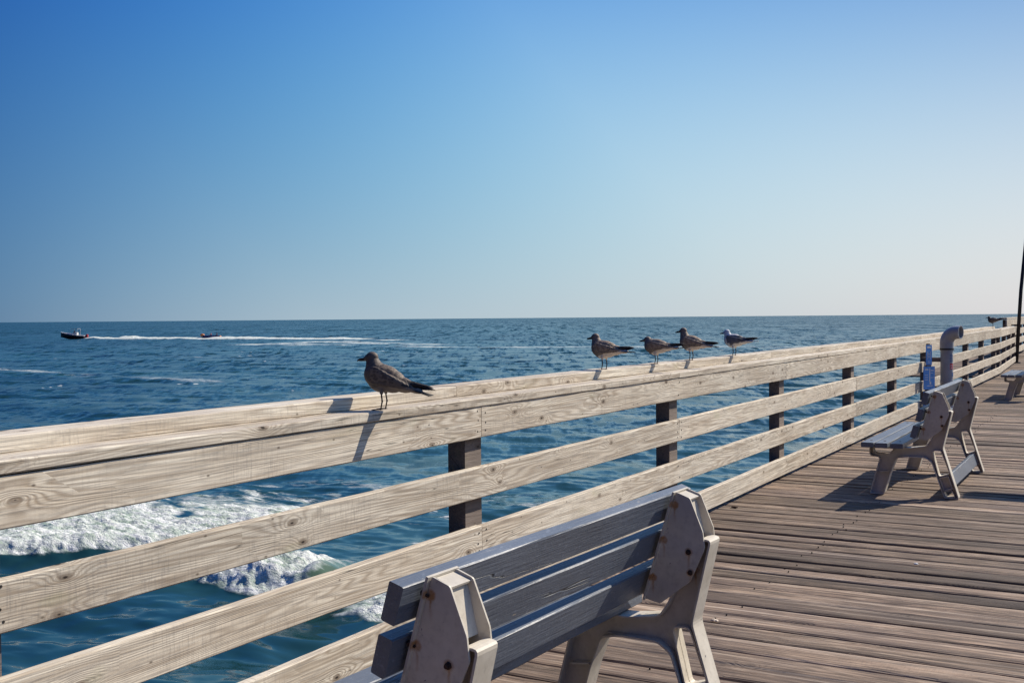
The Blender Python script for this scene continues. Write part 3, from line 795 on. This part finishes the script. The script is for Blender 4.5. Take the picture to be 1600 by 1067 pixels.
        q.add(w0+w1, [(0, 1, 2), (0, 2, 3), (6, 5, 4), (7, 6, 4), (0, 4, 5, 1), (1, 5, 6, 2), (2, 6, 7, 3), (3, 7, 4, 0)])
        addm(q, (.022, .016, .018))
    q = MB()
    for s in (-1, 1): q.ell(hd+Vector((.010, s*.0150, .0045)), (.0030, .0020, .0030), None, 10, 8)
    addm(q, (.004, .003, .003))
    me = bpy.data.meshes.new(name); me.from_pydata([tuple(v) for v in V], [], F); me.update()
    bm = bmesh.new(); bm.from_mesh(me); bmesh.ops.recalc_face_normals(bm, faces=bm.faces); bm.to_mesh(me); bm.free()
    ca = me.color_attributes.new('Col', 'FLOAT_COLOR', 'POINT')
    ca.data.foreach_set('color', np.array([(*c, 1) for c in cols], dtype=np.float32).ravel())
    at = me.attributes.new('scal', 'FLOAT', 'POINT'); at.data.foreach_set('value', np.array(sc_, dtype=np.float32))
    me.materials.append(M['bird'])
    for p in me.polygons: p.use_smooth = True
    o = bpy.data.objects.new(name, me); C.objects.link(o)
    return o
def put(o, x, y, z, heading, scale, label):
    o.location = (x, y, z); o.rotation_euler = (0, 0, heading); o.scale = (scale,)*3
    tag(o, label, 'gull', 'gulls perched on the railing')
HD = math.pi                                            # facing -X, out to sea
b1 = make_bird('gull', BR, R(-1), .0, 1, 1.04)
put(b1, -.020, 3.525, 1.0085, HD+R(14), 1.03, 'dark brown gull nearest the camera, alone on the cap and seen large')
b2 = make_bird('gull', BL, R(13), .002, 2)
put(b2, -.156, 5.90, 1.0565, HD+R(-8), 1.0, 'brown gull with pale underside, leftmost of the row of four')
b3 = make_bird('gull', BL, R(15), -.020, 3)
put(b3, -.156, 6.71, 1.0565, HD+R(2), .95, 'hunched brown gull with lowered head, second from left in the row of four')
b4 = make_bird('gull', BL, R(10), .012, 4)
put(b4, -.156, 7.36, 1.0565, HD+R(-5), 1.02, 'upright brown gull, third from left in the row of four')
b5 = make_bird('gull', WH, R(16), .0, 5, .95, hood=True)
put(b5, -.156, 8.32, 1.0565, HD+R(-8), .98, 'white headed grey backed gull, rightmost of the row of four')
b6 = make_bird('gull', BR, R(22), -.006, 6, .85)
put(b6, -.150, 26.35, 1.086, HD+R(0), 1.15, 'tiny distant dark gull on the far corner of the railing')

# ------------------------------------------------------------------ water
SEA = -4.64
def vnoise(x, y, seed):
    """smooth value noise on arrays"""
    xi = np.floor(x).astype(np.int64); yi = np.floor(y).astype(np.int64); fx = x-xi; fy = y-yi
    fx = fx*fx*(3-2*fx); fy = fy*fy*(3-2*fy)
    def h(a, b):
        n_ = (a*374761393 + b*668265263 + seed*974711) & 0xffffffff
        n_ = ((n_ ^ (n_ >> 13))*1274126177) & 0xffffffff
        return ((n_ ^ (n_ >> 16)) & 0xffff)/65535.0
    return (h(xi, yi)*(1-fx)+h(xi+1, yi)*fx)*(1-fy)+(h(xi, yi+1)*(1-fx)+h(xi+1, yi+1)*fx)*fy
def fbm(x, y, seed, o=4):
    s = 0; a = .5; t = 0
    for i in range(o): s = s+a*vnoise(x*2**i+i*17.3, y*2**i-i*9.1, seed+i); t += a; a *= .55
    return s/t
def sstep(a, b, x):
    t = np.clip((x-a)/(b-a), 0, 1); return t*t*(3-2*t)
def polydist(x, y, pts):
    """distance to a polyline and the run along it (0..1)"""
    best = np.full(x.shape, 1e9); tt = np.zeros(x.shape); L = [0]
    for i in range(len(pts)-1): L.append(L[-1]+math.dist(pts[i], pts[i+1]))
    for i in range(len(pts)-1):
        (ax, ay), (bx, by) = pts[i], pts[i+1]; dx, dy = bx-ax, by-ay; q = dx*dx+dy*dy
        t = np.clip(((x-ax)*dx+(y-ay)*dy)/q, 0, 1); d = np.hypot(x-ax-t*dx, y-ay-t*dy)
        m_ = d < best; best = np.where(m_, d, best); tt = np.where(m_, (L[i]+t*(L[i+1]-L[i]))/L[-1], tt)
    return best, tt
WAKE = [(-303, 254.0), (-254, 259.2), (-191, 265.8)]
WAKES2 = [([(-180, 258), (-190, 236), (-185, 206), (-141, 197), (-113, 193), (-95, 205), (-30, 214), (30, 220)], 1.8, .66), ([(-186, 232), (-160, 222), (-141, 214)], 3.0, .7),
          ([(-185, 206), (-165, 201), (-141, 197)], 3.2, .8),
          ([(-135, 92), (-123, 90), (-114, 88), (-100, 84), (-85, 81), (-69, 78), (-62, 76)], .55, .48), ([(-60, 96), (-30, 120), (40, 160)], .8, .3)]
def make_water():
    az = np.concatenate([np.arange(-180, -78, 3.0), np.arange(-78, 22, .115), np.arange(22, 180, 3.0)]); az = np.radians(az)
    r = [2.0, 4, 6, 8, 10, 12]
    while r[-1] < 42: r.append(r[-1]+.085)
    while r[-1] < 30000: r.append(r[-1]*1.0072)
    r = np.array(r); na, nr = len(az), len(r)
    RR, AA = np.meshgrid(r, az, indexing='ij')
    X = EYE.x + RR*np.sin(AA); Y = EYE.y + RR*np.cos(AA)
    dr = np.gradient(r)[:, None]*np.ones_like(X)
    cell = np.maximum(dr, RR*R(.115))
    rng = np.random.RandomState(3)
    Z = np.zeros_like(X)
    lam = np.exp(np.linspace(math.log(.45), math.log(26), 84))
    for i, l_ in enumerate(lam):
        th = math.radians(-90) + rng.normal(0, .62 if l_ < 8 else .25) + (.35 if l_ < 4 else 0)
        kk = 2*math.pi/l_; a = .0034*l_**.92 if l_ < 7 else .0034*7**.92*(7/l_)**.35
        att = sstep(1.6, 3.6, l_/cell)
        wm = .55+.9*vnoise(X/(l_*5)+i*3.1, Y/(l_*5)-i*1.7, 50+i) if l_ < 9 else 1
        ph = kk*(X*math.cos(th)+Y*math.sin(th)) + rng.uniform(0, 6.28)
        Z += a*att*wm*(np.sin(ph)+.22*np.sin(2*ph+.5))
    near = sstep(90, 40, RR)
    # breaking wave: crest along X, running in towards -Y
    wavy = .55*(fbm(X*.28, Y*0, 5, 3)-.5)*2
    foam = np.zeros_like(X); green = np.zeros_like(X)
    def breaker(x0, x1, yc, hgt, back, seed, dens, x_soft=1.2, slope_=0.0, front=.55):
        nonlocal Z, foam, green
        inx = sstep(x0-x_soft, x0+x_soft, X)*sstep(x1+x_soft, x1-x_soft, X)
        yl = yc + slope_*(np.clip(X, x0-1, x1+1)-x0) + wavy*1.0 + .35*(fbm(X*1.1, Y*0, seed, 3)-.5)*2
        d = Y-yl
        ridge = np.where(d < 0, np.exp(-(d/.75)**2), np.exp(-(d/2.4)**2))
        Z += hgt*inx*ridge*near
        n1 = fbm(X*1.3, Y*1.3, seed+3, 5); n2 = fbm(X*.45, Y*.9, seed+9, 4)
        f = sstep(-front, -front+.3, d)*sstep(back, back*.15, d)*inx
        f = f*sstep(.25+.30*np.clip(d/back, 0, 1)*(1-dens)*1.6, .50+.30*np.clip(d/back, 0, 1), n2*.6+n1*.5+.12)
        foam = np.maximum(foam, np.clip(f*1.25, 0, 1))
        return d, inx
    breaker(-30, -17.8, 14.2, .45, 13, 21, .42, 1.4, .60, .75)
    breaker(-16.5, -13.2, 19.0, .58, 2.6, 22, .9, .9, -.12, 1.15)
    d, inx = breaker(-11.2, -9.4, 18.5, .28, 1.2, 23, .9, .9, 0, 1.0)
    ge = sstep(-13.6, -12.9, X)*sstep(-11.2, -12.2, X); yl = 18.65+wavy; d = Y-yl
    Z += .45*ge*np.where(d < 0, np.exp(-(d/.5)**2), np.exp(-(d/2.0)**2))*near
    green = np.maximum(green, ge*np.exp(-((d-.1)/.8)**2))
    green = np.maximum(green, sstep(.1, .5, foam)*.45)
    # leftover lace behind the breakers
    n = fbm(X*.22, Y*.85, 31, 4); n2 = fbm(X*1.2, Y*2.2, 33, 5)
    lace = sstep(.46, .62, n)*sstep(.38, .60, n2)*sstep(19, 22, Y)*sstep(36, 26, Y)*sstep(-6, -12, X)
    foam = np.maximum(foam, lace*.62)
    # scattered whitecaps
    wc = sstep(.75, .80, fbm(X*.10, Y*.22, 71, 3))*sstep(.60, .72, fbm(X*.8, Y*1.6, 77, 4))*sstep(60, 110, RR)*sstep(300, 200, RR)
    foam = np.maximum(foam, wc*.6)
    # boat wake
    d, t = polydist(X, Y, WAKE); wd = 1.8+1.2*t+1.6*(fbm(X*.25, Y*.25, 41, 3)-.5)
    foam = np.maximum(foam, sstep(wd*1.9, wd*.8, d)*sstep(.10, .36, fbm(X*.20, Y*.5, 45, 4)+.3*(1-t))*sstep(1.0, .93, t)); Z += 1.25*np.exp(-(d/2.8)**2)*(.45+.55*sstep(.25, .75, fbm(X*.16, Y*.16, 43, 4)))*(1-.55*t)
    for pts, wd, st in WAKES2:
        d, t = polydist(X, Y, pts); nn = fbm(X*.10, Y*.35, 44, 4)
        foam = np.maximum(foam, st*(1-.35*t)*sstep(wd*4, wd*.3, d)*sstep(.34, .60, nn))
    # foam stands proud and lumpy
    lump = fbm(X*1.8, Y*2.6, 61, 5); fin = fbm(X*7, Y*7, 63, 4)
    Z += near*foam*((lump-.45)*.26 + (fin-.5)*.17)
    Z = np.where(RR > 6000, 0, Z)
    V = np.stack([X, Y, SEA+Z], -1).reshape(-1, 3).astype(np.float32)
    idx = np.arange(nr*na).reshape(nr, na)
    a_ = idx[:-1]; b_ = idx[1:]
    F = np.stack([a_, np.roll(a_, -1, 1), np.roll(b_, -1, 1), b_], -1).reshape(-1, 4)
    F = np.concatenate([F], 0).astype(np.int32)
    me = bpy.data.meshes.new('sea')
    me.vertices.add(len(V)); me.vertices.foreach_set('co', V.ravel())
    me.loops.add(F.size); me.loops.foreach_set('vertex_index', F[:, ::-1].ravel())
    me.polygons.add(len(F)); me.polygons.foreach_set('loop_start', np.arange(0, F.size, 4, dtype=np.int32))
    me.update(calc_edges=True); me.validate()
    me.polygons.foreach_set('use_smooth', np.ones(len(me.polygons), dtype=bool))
    for nm, arr in (('foam', foam), ('green', green)):
        at = me.attributes.new(nm, 'FLOAT', 'POINT'); at.data.foreach_set('value', arr.astype(np.float32).ravel())
    a = N('sea_water'); tc = a.n('ShaderNodeTexCoord').outputs['Object']
    fo = a.n('ShaderNodeAttribute', attribute_name='foam').outputs['Fac']; gr = a.n('ShaderNodeAttribute', attribute_name='green').outputs['Fac']
    geo = a.n('ShaderNodeNewGeometry')
    def slope(scale, amp, det=3):
        c_ = a.noise(a.mapn(tc, scale), 1, det, .6, out='Color')
        return a.vmath('MULTIPLY', a.vmath('SUBTRACT', c_, (.5, .5, .5)), (amp, amp, 0))
    dist = a.n('ShaderNodeVectorMath', operation='LENGTH'); a.l(tc, dist.inputs[0]); dkm = a.math('DIVIDE', dist.outputs['Value'], 1000.0)
    grow = a.ramp(dkm, [(.02, .40), (.11, 1)])
    s1 = slope((1.1, 4.2, 1), .36); s2 = slope((.32, 1.1, 1), 1.0); s3 = slope((.11, .26, 1), 1.5, 4)
    # wave groups running out to sea in long trains
    rot = a.n('ShaderNodeMapping'); rot.inputs['Rotation'].default_value = (0, 0, -YAW); a.l(tc, rot.inputs[0])
    def train(sx, sy, lo, hi, amp):
        f = a.math('SUBTRACT', a.noise(a.mapn(rot.outputs[0], (sx, sy, 1)), 1, 3, .6), .5)
        f = a.math('MULTIPLY', f, a.math('MULTIPLY', a.ramp(dkm, [(lo, 0), (hi, 1)]), amp))
        return a.vmath('SCALE', (-math.sin(YAW), math.cos(YAW), 0), None, f)
    t1 = train(2.2, .42, .02, .07, .85); t2 = train(.80, .085, .05, .16, 1.9); t3 = train(.30, .012, .25, .6, 3.0)
    nn = a.vmath('ADD', geo.outputs['Normal'], a.vmath('SCALE', a.vmath('ADD', s1, a.vmath('ADD', s2, s3)), None, grow))
    nn = a.vmath('ADD', nn, a.vmath('ADD', t1, a.vmath('ADD', t2, t3)))
    nn = a.vmath('NORMALIZE', nn)
    deep = a.mix(a.ramp(a.noise(a.mapn(tc, (.012, .03, 1)), 1, 3), [(.35, 0), (.65, 1)]), (.008, .037, .046), (.012, .056, .068))
    col = a.mix(a.math('MULTIPLY', gr, .8), deep, (.11, .16, .10))
    fn = a.noise(a.mapn(tc, (5, 7, 5)), 1, 6, .68); fn2 = a.noise(a.mapn(tc, (.8, 1.2, 1)), 1, 4, .6)
    fn3 = a.noise(a.mapn(tc, (1.1, 4.2, 2), (4, 4, 4)), 1, 6, .72)
    fm = a.math('SUBTRACT', a.math('ADD', a.math('MULTIPLY', fo, 1.15), a.math('ADD', a.math('MULTIPLY', a.math('ADD', fn, fn2), .45), a.math('MULTIPLY', fn3, .9))), 1.10)
    fm = a.math('MULTIPLY', a.ramp(fm, [(.0, 0), (.50, 1)]), a.ramp(fo, [(.02, 0), (.15, 1)]))
    fcol = a.mix(a.ramp(fn3, [(.36, 1), (.60, 0)]), (.80, .81, .79), (.30, .39, .31))
    c = a.mix(fm, col, fcol)
    a.b.inputs['IOR'].default_value = 1.333
    farr = a.ramp(a.math('DIVIDE', dist.outputs['Value'], 1500.0), [(.01, .08), (.06, .16), (.25, .26)])
    a.l(a.math('MAXIMUM', a.math('MULTIPLY', fm, .6), farr), a.b.inputs['Roughness'])
    a.b.inputs['Specular IOR Level'].default_value = .33
    mixn = a.n('ShaderNodeMix', data_type='VECTOR'); a.l(fm, mixn.inputs[0]); a.l(nn, mixn.inputs[4]); a.l(a.bump(fn, .9, .15), mixn.inputs[5])
    a.l(mixn.outputs[1], a.b.inputs['Normal'])
    a.l(c, a.b.inputs['Base Color'])
    me.materials.append(a.m)
    o = bpy.data.objects.new('sea', me); C.objects.link(o); o['kind'] = 'structure'
make_water()

# ------------------------------------------------------------------ motor boat and towed raft
def loft(sections, name, mat, parent, smooth=True):
    m = MB(); n_ = len(sections[0]); vs_ = [p for s in sections for p in s]
    fs = [(i*n_+j, i*n_+j+1, (i+1)*n_+j+1, (i+1)*n_+j) for i in range(len(sections)-1) for j in range(n_-1)]
    fs += [tuple(range(n_)), tuple(range(len(sections)*n_-1, (len(sections)-1)*n_-1, -1))]
    for i in range(len(sections)-1): fs.append((i*n_, (i+1)*n_, (i+1)*n_+n_-1, i*n_+n_-1))
    m.add(vs_, fs); return m.build(name, mat, parent, smooth)
boat = empty('motor_boat', (-312.6, 253.6, SEA+.25), math.pi+R(18)); boat.scale = (1.12, 1.12, 1.12); boat.rotation_euler.y = R(-4)
tag(boat, 'small dark maroon motor boat with white canopy throwing a white wake, far left', 'boat')
secs = []
for i in range(11):
    t = i/10; x = -4.2+8.6*t; hw = 1.25*(1-max(0, (t-.45)/.55)**2.2) + .02; top = 1.0+.55*t*t; keel = -.35+.75*max(0, (t-.6)/.4)**2
    secs.append([(x, -hw, top), (x, -hw*.93, top*.45), (x, -hw*.55, keel*.4), (x, 0, keel), (x, hw*.55, keel*.4), (x, hw*.93, top*.45), (x, hw, top)])
loft(secs, 'hull', M['hull'], boat, False)
m = MB()
for s in (-1, 1): m.tube([(q[0][0], s*q[6][1], q[0][2]+.04) for q in secs], .09, 8)
m.box((-4.1, -1.1, 1.0), (-3.9, 1.1, 1.14)); m.build('gunwale', M['gelcoat'], boat)
m = MB(); m.box((-1.3, -.45, .9), (-.1, .45, 1.9)); m.build('console', M['gelcoat'], boat, bevel=.05)
m = MB(); m.box((-.25, -.42, 1.9), (-.18, .42, 2.35)); m.build('windscreen', M['boatglass'], boat)
m = MB(); m.box((-1.9, -.9, 2.85), (.2, .9, 2.98), Matrix.Rotation(R(5), 4, 'Y')); m.build('canopy', M['pvc'], boat, bevel=.04)
m = MB()
for x, tx in ((-1.6, -1.5), (.3, 1.1)):
    for s in (-1, 1): m.tube([(tx, s*1.0, 1.1), (x, s*.82, 2.93)], .045, 8)
m.build('canopy_frame', M['gelcoat'], boat)
m = MB(); m.box((-4.75, -.3, .6), (-4.2, .3, 1.55)); m.tube([(-4.5, 0, .7), (-4.5, 0, -.4)], .12, 8); m.build('outboard_motor', M['vest_red'], boat, bevel=.06)
def person(x, y, z, rz, vest, label, grp=None):
    """seated rider, both hands forward on a grip; local +X is ahead"""
    b = MB()
    b.tube([(0, 0, .0), (0, 0, .16), (.01, 0, .34), (.02, 0, .50), (.025, 0, .57)], [.15, .145, .17, .13, .06], 14)
    b.tube([(.025, 0, .54), (.03, 0, .64)], .055, 10)
    b.ell((.04, 0, .74), (.095, .075, .115)); b.ell((.135, 0, .73), (.018, .014, .02), None, 8, 6)
    for s in (-1, 1):
        b.tube([(.01, s*.19, .50), (.10, s*.26, .27), (.36, s*.20, .25)], [.052, .042, .032], 10)
        b.ell((.40, s*.20, .25), (.05, .03, .03), None, 10, 8)
        for k_ in range(4): b.tube([(.43, s*.20-.022+.015*k_, .255), (.475, s*.20-.022+.015*k_, .235), (.465, s*.20-.022+.015*k_, .205)], .009, 6)
        b.tube([(.40, s*.175, .25), (.43, s*.16, .225)], .010, 6)
        b.tube([(0, s*.10, .02), (.38, s*.27, .02), (.30, s*.33, -.38)], [.09, .07, .045], 10)
        b.ell((.36, s*.34, -.41), (.13, .045, .04), None, 10, 8)
    o = b.build('person', M['skin'], None, True); o.location = (x, y, z); o.rotation_euler = (0, 0, rz)
    v = MB(); v.tube([(0, 0, .06), (.0, 0, .18), (.01, 0, .34), (.02, 0, .50), (.022, 0, .545)], [.168, .17, .195, .16, .10], 14); v.build('life_vest', vest, o, True)
    h = MB(); h.ell((.022, 0, .775), (.10, .083, .10)); h.build('hair', M['hair'], o, True)
    return tag(o, label, 'person', grp)
person(-312.0, 253.6, SEA+1.50, math.pi+R(18), M['blue_cloth'], 'person in blue at the console of the maroon motor boat')
raft = empty('tow_raft', (-254.5, 259.4, SEA+.75), math.pi+R(18))
tag(raft, 'inflatable towed raft with orange nose and navy body, behind the motor boat', 'raft')
m = MB(); m.tube([(-3.0, 0, .1), (-2.4, 0, 0), (0, 0, 0), (2.2, 0, .05), (2.9, 0, .25), (3.4, 0, .6)], [.35, .48, .5, .48, .45, .3], 16)
for s in (-1, 1): m.tube([(-2.6, s*.8, -.1), (0, s*.85, -.1), (2.3, s*.7, 0)], [.22, .28, .22], 12)
m.build('body', M['navy'], raft, True)
m = MB(); m.ell((3.1, 0, .55), (.75, .52, .50)); m.build('nose', M['orange'], raft, True)
m = MB(); m.ell((-3.0, 0, .10), (.40, .4, .32)); m.build('tail', M['orange'], raft, True)
m = MB()
for x in (.75, -.95): m.tube([(x, -.25, .7), (x, .25, .7)], .03, 8); m.tube([(x, 0, .4), (x, 0, .7)], .03, 8)
m.build('handle', M['blacksteel'], raft)
person(-254.6, 259.4, SEA+1.28, math.pi+R(18), M['vest_red'], 'front rider in red vest sitting on the towed raft')
person(-252.6, 260.0, SEA+1.28, math.pi+R(18), M['vest_dark'], 'rear rider in dark vest sitting on the towed raft')

# ------------------------------------------------------------------ small things on the deck and rail
def pebble(x, y, z, s, label, mat, seed):
    bm = bmesh.new(); bmesh.ops.create_icosphere(bm, subdivisions=3, radius=1)
    for v in bm.verts:
        d = 1+.35*mn.noise(v.co*1.6+Vector((seed, 0, 0))); v.co = Vector((v.co.x*s*1.3*d, v.co.y*s*.8*d, (v.co.z*.45*d+.42)*s))
    me = bpy.data.meshes.new('shell_fragment'); bm.to_mesh(me); bm.free(); me.materials.append(mat)
    o = bpy.data.objects.new('shell_fragment', me); C.objects.link(o); o.location = (x, y, z)
    tag(o, label, 'shell fragment', 'bits of shell lying on the deck')
pebble(.923, 4.717, -.002, .014, 'pale broken shell bit on the planks, close beside the large nearest bench', M['pebble'], 1)
pebble(1.522, 6.313, -.002, .010, 'tiny whitish shell chip out in the middle of the open deck', M['gelcoat'], 3)
pebble(.081, 7.593, -.002, .018, 'dark knob of dirt on the planks by the railing foot', M['rust'], 2)
